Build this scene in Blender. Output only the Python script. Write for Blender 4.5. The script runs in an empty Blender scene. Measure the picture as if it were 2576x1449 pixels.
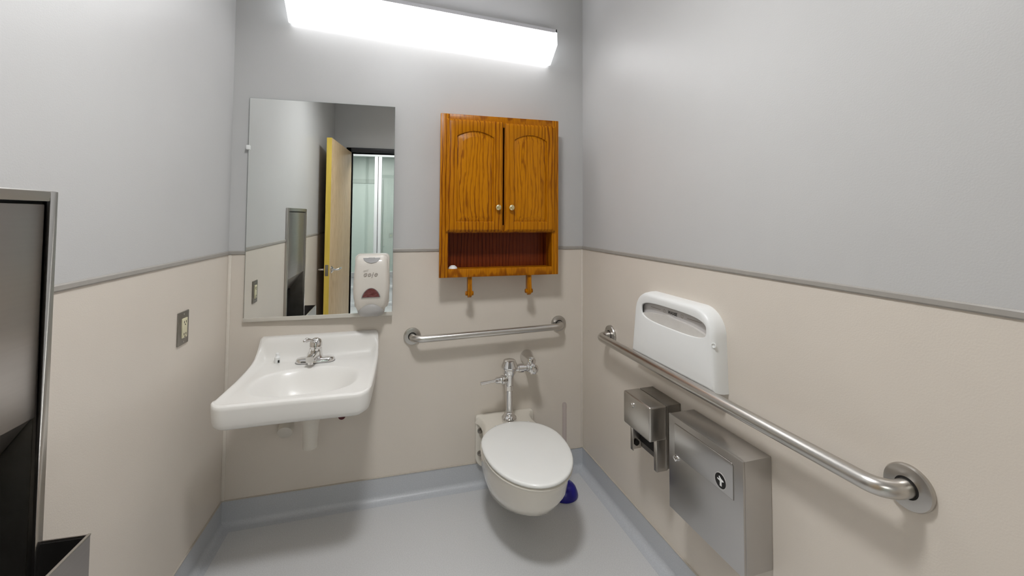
import bpy, bmesh, math, random
from mathutils import Vector, Matrix
random.seed(7)
SC = bpy.context.scene
COL = SC.collection
PI = math.pi

# ------------------------------------------------------------------ camera
F_PX, PY = 1086.9073, 504.0155
YAW, PITCH, ROLL = .2752, .0373, .0057
CAM = Vector((.6826, -2.1826, 1.3433))
_cy, _sy, _cp, _sp = math.cos(YAW), math.sin(YAW), math.cos(PITCH), math.sin(PITCH)
_f = Vector((_sy*_cp, _cy*_cp, _sp)); _r = Vector((_cy, -_sy, 0)); _u = _r.cross(_f)
_r2 = _r*math.cos(ROLL) + _u*math.sin(ROLL); _u2 = _u*math.cos(ROLL) - _r*math.sin(ROLL)
cd = bpy.data.cameras.new('camera'); cam = bpy.data.objects.new('camera', cd); COL.objects.link(cam)
M = Matrix((( _r2.x, _u2.x, -_f.x, CAM.x), (_r2.y, _u2.y, -_f.y, CAM.y), (_r2.z, _u2.z, -_f.z, CAM.z), (0, 0, 0, 1)))
cam.matrix_world = M
cd.sensor_fit = 'HORIZONTAL'; cd.sensor_width = 36; cd.lens = 36*F_PX/2576
cd.shift_x = 0; cd.shift_y = -(724.5 - PY)/2576
cd.clip_start = .02; cd.clip_end = 60
SC.camera = cam

# ------------------------------------------------------------------ world, view
w = bpy.data.worlds.new('world'); SC.world = w; w.use_nodes = True
w.node_tree.nodes['Background'].inputs[0].default_value = (.6, .65, .7, 1)
w.node_tree.nodes['Background'].inputs[1].default_value = .3
SC.view_settings.view_transform = 'Standard'; SC.view_settings.look = 'None'
SC.view_settings.exposure = -0.07; SC.view_settings.gamma = 1.0; SC.view_settings.use_curve_mapping = False
LAMP = 5.2          # diffuser of the wall light
DOME = 116.0         # round ceiling light over the middle of the room (its shadows show under sink, bars and toilet)
HALL = 19.0          # ceiling panels of the corridor

# ------------------------------------------------------------------ room numbers
W = 1.7032; AL, AR = -.0414, .0288
ZR, ZB = 1.182, .105
DEPTH = 3.0; CEIL = 2.62

class Frame:
    def __init__(s, o, th): s.o = Vector(o); s.th = th; s.m = Matrix.Translation(s.o) @ Matrix.Rotation(th, 4, 'Z')
BACK = Frame((0, 0, 0), 0)
RIGHT = Frame((W, 0, 0), math.atan2(-1, math.sin(AR)))      # local x = distance from the corner, -y = into the room
LEFT = Frame((0, 0, 0), math.atan2(1, -math.sin(AL)))       # local x = minus distance from the corner

# ------------------------------------------------------------------ materials
def mat(name, col, rough=.5, metal=0, spec=.5, coat=0, noise=0, nscale=40, bump=0, bscale=200, stretch=None, alpha=1, trans=0, emit=0, ecol=None, rnoise=0, col2=None, ior=1.45):
    m = bpy.data.materials.new(name); m.use_nodes = True
    nt = m.node_tree; b = nt.nodes['Principled BSDF']
    b.inputs['Base Color'].default_value = (*col, 1); b.inputs['Roughness'].default_value = rough
    b.inputs['Metallic'].default_value = metal; b.inputs['Specular IOR Level'].default_value = spec
    b.inputs['Coat Weight'].default_value = coat; b.inputs['Coat Roughness'].default_value = .06
    b.inputs['Transmission Weight'].default_value = trans; b.inputs['IOR'].default_value = ior
    b.inputs['Alpha'].default_value = alpha
    if emit:
        b.inputs['Emission Color'].default_value = (*(ecol or col), 1); b.inputs['Emission Strength'].default_value = emit
    tc = nt.nodes.new('ShaderNodeTexCoord'); mp = nt.nodes.new('ShaderNodeMapping')
    nt.links.new(tc.outputs['Object'], mp.inputs[0])
    if stretch: mp.inputs['Scale'].default_value = stretch
    n = nt.nodes.new('ShaderNodeTexNoise'); n.inputs['Scale'].default_value = nscale; n.inputs['Detail'].default_value = 4
    nt.links.new(mp.outputs[0], n.inputs[0])
    if noise or col2:
        mx = nt.nodes.new('ShaderNodeMix'); mx.data_type = 'RGBA'
        c2 = col2 or tuple(c*(1-noise) for c in col)
        mx.inputs[6].default_value = (*col, 1); mx.inputs[7].default_value = (*c2, 1)
        rp = nt.nodes.new('ShaderNodeValToRGB'); rp.color_ramp.elements[0].position = .35; rp.color_ramp.elements[1].position = .65
        nt.links.new(n.outputs[0], rp.inputs[0]); nt.links.new(rp.outputs[0], mx.inputs[0]); nt.links.new(mx.outputs[2], b.inputs['Base Color'])
    if rnoise:
        mr = nt.nodes.new('ShaderNodeMapRange'); mr.inputs[3].default_value = max(0, rough-rnoise); mr.inputs[4].default_value = rough+rnoise
        nt.links.new(n.outputs[0], mr.inputs[0]); nt.links.new(mr.outputs[0], b.inputs['Roughness'])
    if bump:
        n2 = nt.nodes.new('ShaderNodeTexNoise'); n2.inputs['Scale'].default_value = bscale; n2.inputs['Detail'].default_value = 3
        nt.links.new(mp.outputs[0], n2.inputs[0])
        bp = nt.nodes.new('ShaderNodeBump'); bp.inputs['Strength'].default_value = bump; bp.inputs['Distance'].default_value = .002
        nt.links.new(n2.outputs[0], bp.inputs['Height']); nt.links.new(bp.outputs[0], b.inputs['Normal'])
    return m

def oak(name, dark, light, cathedral=0, horizontal=False, rough=.32):
    m = bpy.data.materials.new(name); m.use_nodes = True
    nt = m.node_tree; b = nt.nodes['Principled BSDF']; L = nt.links.new
    tc = nt.nodes.new('ShaderNodeTexCoord'); mp = nt.nodes.new('ShaderNodeMapping'); L(tc.outputs['Object'], mp.inputs[0])
    if horizontal: mp.inputs['Rotation'].default_value = (0, PI/2, 0)
    mp.inputs['Scale'].default_value = (1, 1, .16)
    w = nt.nodes.new('ShaderNodeTexWave'); w.wave_type = 'BANDS'; w.bands_direction = 'X'
    w.inputs['Scale'].default_value = 17; w.inputs['Distortion'].default_value = 5 + cathedral*7; w.inputs['Detail'].default_value = 3
    w.inputs['Detail Scale'].default_value = 1.4
    L(mp.outputs[0], w.inputs[0])
    mp2 = nt.nodes.new('ShaderNodeMapping'); L(tc.outputs['Object'], mp2.inputs[0])
    if horizontal: mp2.inputs['Rotation'].default_value = (0, PI/2, 0)
    mp2.inputs['Scale'].default_value = (1, 1, .03)
    n = nt.nodes.new('ShaderNodeTexNoise'); n.inputs['Scale'].default_value = 330; n.inputs['Detail'].default_value = 3; L(mp2.outputs[0], n.inputs[0])
    n3 = nt.nodes.new('ShaderNodeTexNoise'); n3.inputs['Scale'].default_value = 9; L(mp.outputs[0], n3.inputs[0])
    rp = nt.nodes.new('ShaderNodeValToRGB'); e = rp.color_ramp.elements
    e[0].position = .02; e[0].color = (*dark, 1); e[1].position = .34; e[1].color = (*light, 1)
    L(w.outputs['Fac'], rp.inputs[0])
    mx = nt.nodes.new('ShaderNodeMix'); mx.data_type = 'RGBA'; mx.blend_type = 'MULTIPLY'
    r2 = nt.nodes.new('ShaderNodeValToRGB'); r2.color_ramp.elements[0].position = .36; r2.color_ramp.elements[0].color = (.55, .45, .32, 1); r2.color_ramp.elements[1].position = .52; r2.color_ramp.elements[1].color = (1, 1, 1, 1)
    L(n.outputs[0], r2.inputs[0]); mx.inputs[0].default_value = .8; L(rp.outputs[0], mx.inputs[6]); L(r2.outputs[0], mx.inputs[7])
    mx2 = nt.nodes.new('ShaderNodeMix'); mx2.data_type = 'RGBA'; mx2.blend_type = 'MIX'; mx2.inputs[7].default_value = (*light, 1)
    mr = nt.nodes.new('ShaderNodeMapRange'); mr.inputs[1].default_value = .4; mr.inputs[2].default_value = .65; mr.inputs[4].default_value = .5
    L(n3.outputs[0], mr.inputs[0]); L(mr.outputs[0], mx2.inputs[0]); L(mx.outputs[2], mx2.inputs[6])
    L(mx2.outputs[2], b.inputs['Base Color'])
    b.inputs['Roughness'].default_value = rough; b.inputs['Coat Weight'].default_value = .05; b.inputs['Coat Roughness'].default_value = .2; b.inputs['Specular IOR Level'].default_value = .15
    bp = nt.nodes.new('ShaderNodeBump'); bp.inputs['Strength'].default_value = .12; bp.inputs['Distance'].default_value = .001
    L(n.outputs[0], bp.inputs['Height']); L(bp.outputs[0], b.inputs['Normal'])
    return m

def glass_pane(name, tint, refl=.1):
    m = bpy.data.materials.new(name); m.use_nodes = True; nt = m.node_tree
    for n in list(nt.nodes): nt.nodes.remove(n)
    o = nt.nodes.new('ShaderNodeOutputMaterial'); t = nt.nodes.new('ShaderNodeBsdfTransparent'); g = nt.nodes.new('ShaderNodeBsdfGlossy')
    t.inputs[0].default_value = (*tint, 1); g.inputs['Roughness'].default_value = .02
    mx = nt.nodes.new('ShaderNodeMixShader'); mx.inputs[0].default_value = refl
    nt.links.new(t.outputs[0], mx.inputs[1]); nt.links.new(g.outputs[0], mx.inputs[2]); nt.links.new(mx.outputs[0], o.inputs[0])
    return m

MT = {
 'wall_up': mat('painted wall', (.555, .555, .55), .38, noise=.025, nscale=3, bump=.12, bscale=260),
 'wall_low': mat('beige wall panel', (.71, .65, .575), .34, noise=.03, nscale=3, bump=.12, bscale=260),
 'rail': mat('panel divider', (.37, .35, .32), .4, noise=.05),
 'bead': mat('cream cap bead', (.50, .46, .40), .35, noise=.05),
 'strip': mat('corner strip', (.74, .685, .61), .4, noise=.04),
 'ceiling': mat('ceiling paint', (.88, .88, .87), .7, noise=.02),
 'floor': mat('sheet vinyl', (.63, .635, .64), .34, noise=.12, nscale=260, bump=.1, bscale=500),
 'cove': mat('vinyl cove', (.54, .56, .59), .34, noise=.12, nscale=260, bump=.1, bscale=500),
 'steel': mat('brushed steel', (.54, .52, .49), .3, 1, rnoise=.008, nscale=8, noise=.02),
 'steel_h': mat('brushed steel sheet', (.47, .44, .42), .3, 1, rnoise=.02, nscale=70, stretch=(.05, 1, 2), noise=.03),
 'steel_bar': mat('satin steel tube', (.60, .58, .55), .29, 1, rnoise=.015, nscale=200, noise=.02),
 'steel_dark': mat('dark steel', (.33, .31, .28), .42, 1, noise=.15, nscale=20),  # darker, rougher steel tone for small fittings, plates and inner shells
 'bin_steel': mat('smudged steel', (.55, .54, .53), .28, 1, rnoise=.008, nscale=6, noise=.02),
 'chrome': mat('chrome', (.78, .77, .76), .06, 1, noise=.02),
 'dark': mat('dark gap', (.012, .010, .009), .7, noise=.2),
 'black': mat('black print', (.008, .007, .007), .5, noise=.1),
 'porcelain': mat('white porcelain', (.83, .815, .78), .3, coat=.08, noise=.02, nscale=5),
 'bowl': mat('cream porcelain', (.74, .70, .62), .12, coat=.6, noise=.02, nscale=5),
 'seat': mat('white seat plastic', (.84, .845, .82), .16, coat=.3, noise=.015, nscale=6),
 'plastic': mat('white plastic', (.85, .86, .85), .34, noise=.015, nscale=6),
 'soap': mat('ivory plastic', (.70, .66, .60), .28, coat=.2, noise=.02, nscale=8),
 'soap_grey': mat('grey plastic', (.44, .43, .42), .33, noise=.04),
 'soap_dark': mat('smoke plastic', (.23, .225, .22), .35, noise=.05),
 'logo': mat('grey logo print', (.36, .32, .285), .5, noise=.05),
 'red': mat('red window', (.09, .012, .010), .2, coat=.3, col2=(.20, .06, .055), nscale=60, stretch=(1, 1, 4)),
 'redvalve': mat('dark red valve', (.10, .006, .008), .4, noise=.1),
 'pvc': mat('white pipe', (.72, .68, .61), .4, noise=.03, nscale=8),
 'brass': mat('brass', (.83, .70, .38), .16, 1, noise=.08, nscale=60),
 'oak': oak('oak', (.22, .055, .0006), (.49, .178, .0008)),
 'oak_c': oak('oak panel', (.21, .052, .0006), (.52, .192, .0008), 1),
 'oak_h': oak('oak rail', (.24, .062, .0006), (.46, .16, .0008), 0, True),
 'oak_shade': oak('shaded oak back', (.085, .012, .003), (.17, .032, .006)),  # same oak, with the shade of the shelf interior put into the colour
 'door': oak('birch door', (.60, .42, .23), (.72, .55, .34), rough=.4),
 'door_edge': mat('door edge band', (.74, .54, .09), .45, noise=.12, nscale=30, stretch=(1, 1, .1)),
 'mirror': mat('mirror silver', (.90, .92, .905), .004, 1, noise=.0),
 'mirror_edge': mat('mirror edge', (.30, .34, .32), .3, noise=.05),
 'bevel': mat('mirror bottom channel', (.66, .63, .57), .3, .2, noise=.03),
 'blue': mat('blue rubber', (.012, .008, .23), .28, noise=.2),
 'clear': glass_pane('clear plastic', (.90, .87, .89), .10),
 'paper': mat('tissue paper', (.66, .635, .60), .85, noise=.06, nscale=20),
 'card': mat('printed card', (.60, .58, .57), .6, noise=.03),
 'ivory': mat('ivory plastic device', (.70, .66, .46), .4, noise=.03),
 'bronze': mat('dark bronze frame', (.022, .022, .026), .35, noise=.15),
 'alu': mat('white aluminium', (.78, .80, .82), .35, noise=.02),
 'alu_grey': mat('grey sill', (.42, .43, .44), .4, noise=.05),
 'hall_wall': mat('hall paint', (.64, .68, .66), .6, noise=.02, nscale=3),
 'hall_door': mat('pale door', (.70, .75, .73), .5, noise=.02),
 'hall_frame': mat('pale door frame', (.50, .53, .51), .5, noise=.02),
 'glass': glass_pane('clear glass', (.90, .94, .92)),
 'lamp': mat('lit acrylic diffuser', (.9, .9, .9), .4, emit=LAMP, ecol=(.97, .975, 1.0), noise=.01),
 'dome': mat('lit dome diffuser', (.9, .9, .9), .4, emit=DOME, ecol=(.985, .99, 1.0), noise=.01),
 'lamp_end': mat('lit acrylic end cap', (.9, .9, .9), .4, emit=LAMP*.45, ecol=(.93, .96, 1.0), noise=.01),
 'housing': mat('white enamel housing', (.68, .68, .72), .4, noise=.02),
 'hall_lamp': mat('lit ceiling panel', (.9, .9, .9), .4, emit=HALL, ecol=(1, .99, .96), noise=.01),
}

# ------------------------------------------------------------------ mesh helpers
class MB:
    def __init__(s): s.v = []; s.f = []; s.m = []
    def add(s, vs, fs, mi=0):
        k = len(s.v); s.v += [Vector(p) for p in vs]; s.f += [tuple(i+k for i in f) for f in fs]; s.m += [mi]*len(fs); return s
    def box(s, x0, x1, y0, y1, z0, z1, mi=0):
        x0, x1 = min(x0, x1), max(x0, x1); y0, y1 = min(y0, y1), max(y0, y1); z0, z1 = min(z0, z1), max(z0, z1)
        return s.add([(x0,y0,z0),(x1,y0,z0),(x1,y1,z0),(x0,y1,z0),(x0,y0,z1),(x1,y0,z1),(x1,y1,z1),(x0,y1,z1)],
                     [(3,2,1,0),(4,5,6,7),(0,1,5,4),(1,2,6,5),(2,3,7,6),(3,0,4,7)], mi)
    def rings(s, rings, close=True, cap0=True, cap1=True):
        n = len(rings[0]); vs = [p for r in rings for p in r]; fs = []
        for i in range(len(rings)-1):
            for j in range(n if close else n-1):
                a, b = i*n+j, i*n+(j+1) % n
                fs.append((a, b, b+n, a+n))
        if cap0: fs.append(tuple(reversed(range(n))))
        if cap1: fs.append(tuple(range((len(rings)-1)*n, len(rings)*n)))
        return s.add(vs, fs)
    def lathe(s, p, d, prof, n=28, ring=False):
        if ring: prof = list(prof) + [prof[0]]
        # prof: list of (distance along d, radius)
        d = Vector(d).normalized(); p = Vector(p)
        a = d.orthogonal().normalized(); b = d.cross(a)
        rr = [[p + d*t + (a*math.cos(2*PI*k/n) + b*math.sin(2*PI*k/n))*max(r, 1e-5) for k in range(n)] for t, r in prof]
        return s.rings(rr, cap0=not ring, cap1=not ring)
    def cyl(s, p, q, r, r2=None, n=24):
        p, q = Vector(p), Vector(q); return s.lathe(p, q-p, [(0, r), ((q-p).length, r if r2 is None else r2)], n)
    def tube(s, path, r, n=18):
        path = [Vector(p) for p in path]; rr = []; up = None
        for i, p in enumerate(path):
            t = (path[min(i+1, len(path)-1)] - path[max(i-1, 0)]).normalized()
            a = t.orthogonal().normalized() if up is None else (up - t*up.dot(t)).normalized()
            up = a; b = t.cross(a); rad = r[i] if isinstance(r, (list, tuple)) else r
            rr.append([p + (a*math.cos(2*PI*k/n) + b*math.sin(2*PI*k/n))*rad for k in range(n)])
        return s.rings(rr)
    def prism(s, outline, d0, d1, axis='y'):
        # outline in (x,z), extruded along y from d0 to d1 (axis='x': outline in (y,z), extruded along x)
        if axis == 'y': A = [[(x, d, z) for x, z in outline] for d in (d0, d1)]
        elif axis == 'x': A = [[(d, x, z) for x, z in outline] for d in (d0, d1)]
        else: A = [[(x, z, d) for x, z in outline] for d in (d0, d1)]
        return s.rings(A)

def finish(name, mb, mats, off, bevel=0, seg=2, smooth=40, flat=False):
    bm = bmesh.new(); vv = [bm.verts.new(p - off) for p in mb.v]
    for f, mi in zip(mb.f, mb.m):
        try: fc = bm.faces.new([vv[i] for i in f]); fc.material_index = mi
        except ValueError: pass
    bmesh.ops.remove_doubles(bm, verts=bm.verts, dist=1e-6)
    bmesh.ops.recalc_face_normals(bm, faces=bm.faces)
    if bevel:
        es = [e for e in bm.edges if len(e.link_faces) == 2 and e.calc_face_angle(0) > math.radians(35)]
        bmesh.ops.bevel(bm, geom=es, offset=bevel, segments=seg, profile=.5, affect='EDGES', clamp_overlap=True)
    me = bpy.data.meshes.new(name); bm.to_mesh(me); bm.free()
    for m in (mats if isinstance(mats, (list, tuple)) else [mats]): me.materials.append(MT[m])
    if not flat:
        me.polygons.foreach_set('use_smooth', [True]*len(me.polygons)); me.set_sharp_from_angle(angle=math.radians(smooth))
    return me

def thing(name, label, cat, frame, pos, group=None):
    o = bpy.data.objects.new(name, None); COL.objects.link(o); o.empty_display_size = .05
    o.matrix_world = frame.m @ Matrix.Translation(Vector(pos))
    o['label'] = label; o['category'] = cat
    if group: o['group'] = group
    OFF[o.name] = Vector(pos); return o
OFF = {}
def part(name, mb, mats, parent, label=None, **k):
    off = OFF[parent.name]
    o = bpy.data.objects.new(name, finish(name, mb, mats, off, **k)); COL.objects.link(o); o.parent = parent
    OFF[o.name] = off
    if label: o['label'] = label
    return o
def solo(name, mb, mats, label, cat, frame, pos, group=None, **k):
    o = bpy.data.objects.new(name, finish(name, mb, mats, Vector(pos), **k)); COL.objects.link(o)
    o.matrix_world = frame.m @ Matrix.Translation(Vector(pos)); o['label'] = label; o['category'] = cat
    if group: o['group'] = group
    OFF[o.name] = Vector(pos)
    return o
def struct(name, mb, mats, frame=BACK, parent=None, label=None, **k):
    o = bpy.data.objects.new(name, finish(name, mb, mats, Vector((0, 0, 0)), **k)); COL.objects.link(o)
    OFF[o.name] = Vector((0, 0, 0))
    if parent: o.parent = parent
    else: o.matrix_world = frame.m; o['kind'] = 'structure'
    if label: o['label'] = label
    return o
def text_mesh(txt, size, shear=0, extrude=.0004, spacing=1.0):
    c = bpy.data.curves.new('t', 'FONT'); c.body = txt; c.size = size; c.shear = shear; c.extrude = extrude; c.align_x = 'CENTER'; c.align_y = 'CENTER'; c.space_character = spacing; c.offset = size*.008
    o = bpy.data.objects.new('t', c); COL.objects.link(o); bpy.context.view_layer.update()
    me = bpy.data.meshes.new_from_object(o.evaluated_get(bpy.context.evaluated_depsgraph_get())); bpy.data.objects.remove(o); bpy.data.curves.remove(c)
    return me
def add_text(mb, txt, size, at, shear=0, rot=0, sx=1.0, **k):
    # lettering in the x-z plane facing -y
    me = text_mesh(txt, size, shear, **k); x0, y0, z0 = at; c, s = math.cos(rot), math.sin(rot)
    mb.add([(x0 + sx*v.co.x*c - v.co.y*s, y0 - v.co.z, z0 + sx*v.co.x*s + v.co.y*c) for v in me.vertices], [tuple(p.vertices) for p in me.polygons])
    bpy.data.meshes.remove(me)
def rrect(x0, x1, z0, z1, r, n=6):
    rs = r if isinstance(r, (list, tuple)) else [r]*4      # bl, br, tr, tl
    out = []
    for (cx, cz, a0, rr) in ((x0+rs[0], z0+rs[0], PI, rs[0]), (x1-rs[1], z0+rs[1], 1.5*PI, rs[1]), (x1-rs[2], z1-rs[2], 0, rs[2]), (x0+rs[3], z1-rs[3], .5*PI, rs[3])):
        for k in range(n+1):
            a = a0 + .5*PI*k/n; out.append((cx + rr*math.cos(a), cz + rr*math.sin(a)))
    return out
def sst(a, b, x):
    t = min(1, max(0, (x-a)/(b-a))); return t*t*(3-2*t)
def interp(tab, x):
    for (a, p), (b, q) in zip(tab, tab[1:]):
        if a <= x <= b: return p + (q-p)*(x-a)/(b-a)
    return tab[0][1] if x < tab[0][0] else tab[-1][1]

# ================================================================== the room
T = .12
HX0, HX1, HZ = .06, 1.00, 2.055          # door opening in the front wall
xl = lambda y: math.sin(AL)*(-y)          # left wall plane
xr = lambda y: W + math.sin(AR)*(-y)
def wallbox(mb, x0, x1, z0, z1, y0=0, y1=T):
    for a, b, mi in ((z0, min(z1, ZR), 1), (max(z0, ZR), z1, 0)):
        if b - a > 1e-4: mb.box(x0, x1, y0, y1, a, b, mi)
m = MB(); wallbox(m, -.02, W+.02, 0, CEIL); struct('wall_back', m, ['wall_up', 'wall_low'], flat=True)
m = MB(); wallbox(m, -.02, DEPTH+.02, 0, CEIL); struct('wall_right', m, ['wall_up', 'wall_low'], RIGHT, flat=True)
# left wall with the recess of the towel unit
TS0, TS1, TZ0, TZ1 = 1.0, 1.545, .13, 1.375
m = MB(); wallbox(m, -TS0, .02, 0, CEIL); wallbox(m, -DEPTH-.02, -TS1, 0, CEIL); wallbox(m, -TS1, -TS0, 0, TZ0); wallbox(m, -TS1, -TS0, TZ1, CEIL)
struct('wall_left', m, ['wall_up', 'wall_low'], LEFT, flat=True)
# front wall with the doorway
m = MB(); y0, y1 = -DEPTH-T, -DEPTH
def fw(x0, x1, z0, z1):
    for a, b, mi in ((z0, min(z1, ZR), 1), (max(z0, ZR), z1, 0)):
        if b - a > 1e-4: m.box(x0, x1, y0, y1, a, b, mi)
fw(xl(y1)-.05, HX0, 0, CEIL); fw(HX1, xr(y1)+.05, 0, CEIL); fw(HX0, HX1, HZ, CEIL)
struct('wall_front', m, ['wall_up', 'wall_low'], flat=True)
m = MB(); m.add([(-.3, .1, 0), (W+.3, .1, 0), (W+.3, -DEPTH-T, 0), (-.3, -DEPTH-T, 0), (-.3, .1, -.05), (W+.3, .1, -.05), (W+.3, -DEPTH-T, -.05), (-.3, -DEPTH-T, -.05)],
      [(0, 3, 2, 1), (4, 5, 6, 7), (0, 1, 5, 4), (1, 2, 6, 5), (2, 3, 7, 6), (3, 0, 4, 7)])
struct('floor', m, 'floor', flat=True)
m = MB(); m.box(-.3, W+.3, -DEPTH-T, .1, CEIL, CEIL+.05); struct('ceiling', m, 'ceiling', flat=True)

# flash cove of the floor vinyl, cap bead, panel divider bars, corner strips
def cove_profile(r=.024, th=.004):
    pr = [(0, ZB), (-th, ZB)]
    for k in range(9):
        a = .5*PI*k/8; pr.append((-th - r + r*math.cos(a), r - r*math.sin(a) + .0015))
    pr += [(-th-r-.02, .0006), (-th-r-.02, -.002), (0, -.002)]
    return pr
PR = cove_profile()
def run(name, x0, x1, frame): struct(name, MB().prism(PR, x0, x1, 'x'), 'cove', frame, smooth=50)
run('baseboard_back', -.0, W, BACK); run('baseboard_right', .0, DEPTH, RIGHT); run('baseboard_left', -DEPTH, 0, LEFT)
n = 0
def trim(mb, mt, frame, **k):
    global n; n += 1; return struct('trim_%d' % n, mb, mt, frame, **k)
RP = lambda z, h, t: [(0, z), (-t*.6, z), (-t, z+h*.2), (-t, z+h*.8), (-t*.6, z+h), (0, z+h)]
rail = lambda x0, x1, fr: trim(MB().prism(RP(ZR-.015, .017, .005), x0, x1, 'x'), 'rail', fr, smooth=20)
rail(0, W, BACK); rail(0, DEPTH, RIGHT); rail(-TS0+.02, 0, LEFT); rail(-DEPTH, -TS1-.02, LEFT)
bead = lambda x0, x1, fr: trim(MB().prism(RP(ZB-.001, .004, .006), x0, x1, 'x'), 'bead', fr, smooth=20)
bead(0, W, BACK); bead(0, DEPTH, RIGHT); bead(-DEPTH, 0, LEFT)
trim(MB().box(.0, .013, -.004, 0, ZB, ZR-.016), 'strip', BACK, bevel=.001)
trim(MB().box(W-.011, W, -.004, 0, ZB, ZR-.016), 'strip', BACK, bevel=.001)
m = MB(); m.box(HX1, xr(-DEPTH), -DEPTH, -DEPTH+.005, ZR-.015, ZR+.002); trim(m, 'rail', BACK)

# ================================================================== doorway
m = MB(); fd = .05
m.box(HX0-.05, HX0, -DEPTH-T-.015, -DEPTH+.015, 0, HZ+.05); m.box(HX1, HX1+.05, -DEPTH-T-.015, -DEPTH+.015, 0, HZ+.05); m.box(HX0-.05, HX1+.05, -DEPTH-T-.015, -DEPTH+.015, HZ, HZ+.05)
trim(m, 'bronze', BACK, label='dark bronze door frame', bevel=.002)
DFR = Frame((HX0+.005, -DEPTH+.03, 0), math.radians(92.0))
DW = .925
m = MB().box(0, DW, -.001, .044, .012, HZ-.006)
dr = struct('door_1', m, 'door', DFR, bevel=.002)
dr['label'] = 'open birch veneer door beside the left wall'
part('edge_band', MB().box(DW, DW+.004, 0, .043, .012, HZ-.006), 'door_edge', dr)
part('latch_plate', MB().box(DW+.003, DW+.006, .008, .035, .80, .90), 'steel_dark', dr, bevel=.001)
for sgn, y in ((-1, -.001), (1, .044)):
    h = part('lever_rose', MB().lathe((DW-.065, y, .85), (0, sgn, 0), [(0, .034), (.006, .034), (.011, .024), (.02, .014)]), 'chrome', dr)
    part('lever_handle', MB().tube([(DW-.065, y+sgn*.012, .85), (DW-.065, y+sgn*.045, .85), (DW-.07, y+sgn*.058, .85), (DW-.09, y+sgn*.062, .85), (DW-.18, y+sgn*.06, .85)], .0095, 14), 'chrome', h)

# ================================================================== corridor behind the camera (seen in the mirror)
HY = -DEPTH-T
m = MB(); m.box(-2.2, 3.2, -6.8, HY, -.05, 0); struct('floor_hall', m, 'floor', flat=True)
m = MB(); m.box(-2.2, 3.2, -6.8, HY, 2.52, 2.57); struct('ceiling_hall', m, 'ceiling', flat=True)
m = MB(); m.box(-2.3, -2.2, -6.8, HY, 0, 2.57); struct('wall_hall_left', m, 'hall_wall', flat=True)
m = MB(); m.box(3.2, 3.3, -6.8, HY, 0, 2.57); struct('wall_hall_right', m, 'hall_wall', flat=True)
m = MB(); m.box(-2.3, 3.3, -6.9, -6.8, 0, 2.57); struct('wall_hall_far', m, 'hall_wall', flat=True)
m = MB(); m.box(-2.3, -.12, HY, HY+.1, 0, 2.57); m.box(xr(-DEPTH), 3.3, HY, HY+.1, 0, 2.57); struct('wall_hall_near', m, 'hall_wall', flat=True)
GY = -4.7
gm = MB(); g0, g1 = -2.2, 3.2
gm.box(g0, g1, GY-.03, GY+.03, 2.235, 2.52); gm.box(g0, g1, GY-.03, GY+.03, 0, .05)
wn = struct('window_1', gm, 'alu', BACK, bevel=.003, label='white framed glass partition of the corridor')
part('sill', MB().box(g0, g1, GY-.035, GY+.06, .44, .50), 'alu_grey', wn)
part('kick_rail', MB().box(g0, g1, GY-.03, GY+.035, .26, .30), 'alu', wn, bevel=.004)
part('lower_panel', MB().box(g0, g1, GY-.012, GY+.01, .05, .44), 'alu', wn)
for x in (-1.25, -.53, .197, .93, 1.65):
    part('stile', MB().box(x-.052, x-.004, GY-.03, GY+.03, .05, 2.235), 'alu', wn, bevel=.003)
    part('stile', MB().box(x+.004, x+.052, GY-.03, GY+.03, .05, 2.235), 'alu', wn, bevel=.003)
    part('gasket', MB().box(x-.005, x+.005, GY-.02, GY+.02, .05, 2.235), 'black', wn)
xs = [-2.2, -1.25, -.53, .197, .93, 1.65, 3.2]
for a, b in zip(xs, xs[1:]):
    part('glass_pane', MB().box(a+.03, b-.03, GY-.003, GY+.003, .49, 2.245), 'glass', wn)
hd = thing('hall_door', 'pale closed door on the far wall behind the glass partition', 'door', BACK, (-.2, -6.8, 0))
part('door_leaf', MB().box(-.65, .0, -6.8, -6.775, .0, 1.98), 'hall_door', hd)
part('door_frame', MB().box(-.75, -.65, -6.8, -6.76, 0, 2.06).box(.0, .10, -6.8, -6.76, 0, 2.06).box(-.65, 0, -6.8, -6.76, 1.98, 2.06), 'hall_frame', hd)
for (x, y, what) in ((.35, -3.85, 'nearer the doorway'), (.0, -5.7, 'behind the glass partition')):
    cl = thing('ceiling_light', 'lit rectangular corridor ceiling panel %s' % what, 'light', BACK, (x, y, 2.52), 'corridor ceiling panels')
    part('diffuser', MB().box(x-.55, x+.55, y-.25, y+.25, 2.508, 2.512), 'hall_lamp', cl)
    part('frame', MB().box(x-.59, x+.59, y-.29, y-.25, 2.5, 2.52).box(x-.59, x+.59, y+.25, y+.29, 2.5, 2.52).box(x-.59, x-.55, y-.25, y+.25, 2.5, 2.52).box(x+.55, x+.59, y-.25, y+.25, 2.5, 2.52), 'alu', cl)
sw = thing('wall_switch', 'grey switch plate on the far wall behind the glass', 'switch', BACK, (.25, -6.8, .95))
part('plate', MB().box(.22, .30, -6.8, -6.794, .90, 1.0), 'hall_frame', sw); part('toggle', MB().box(.25, .27, -6.795, -6.786, .94, .96), 'ivory', sw)

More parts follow.
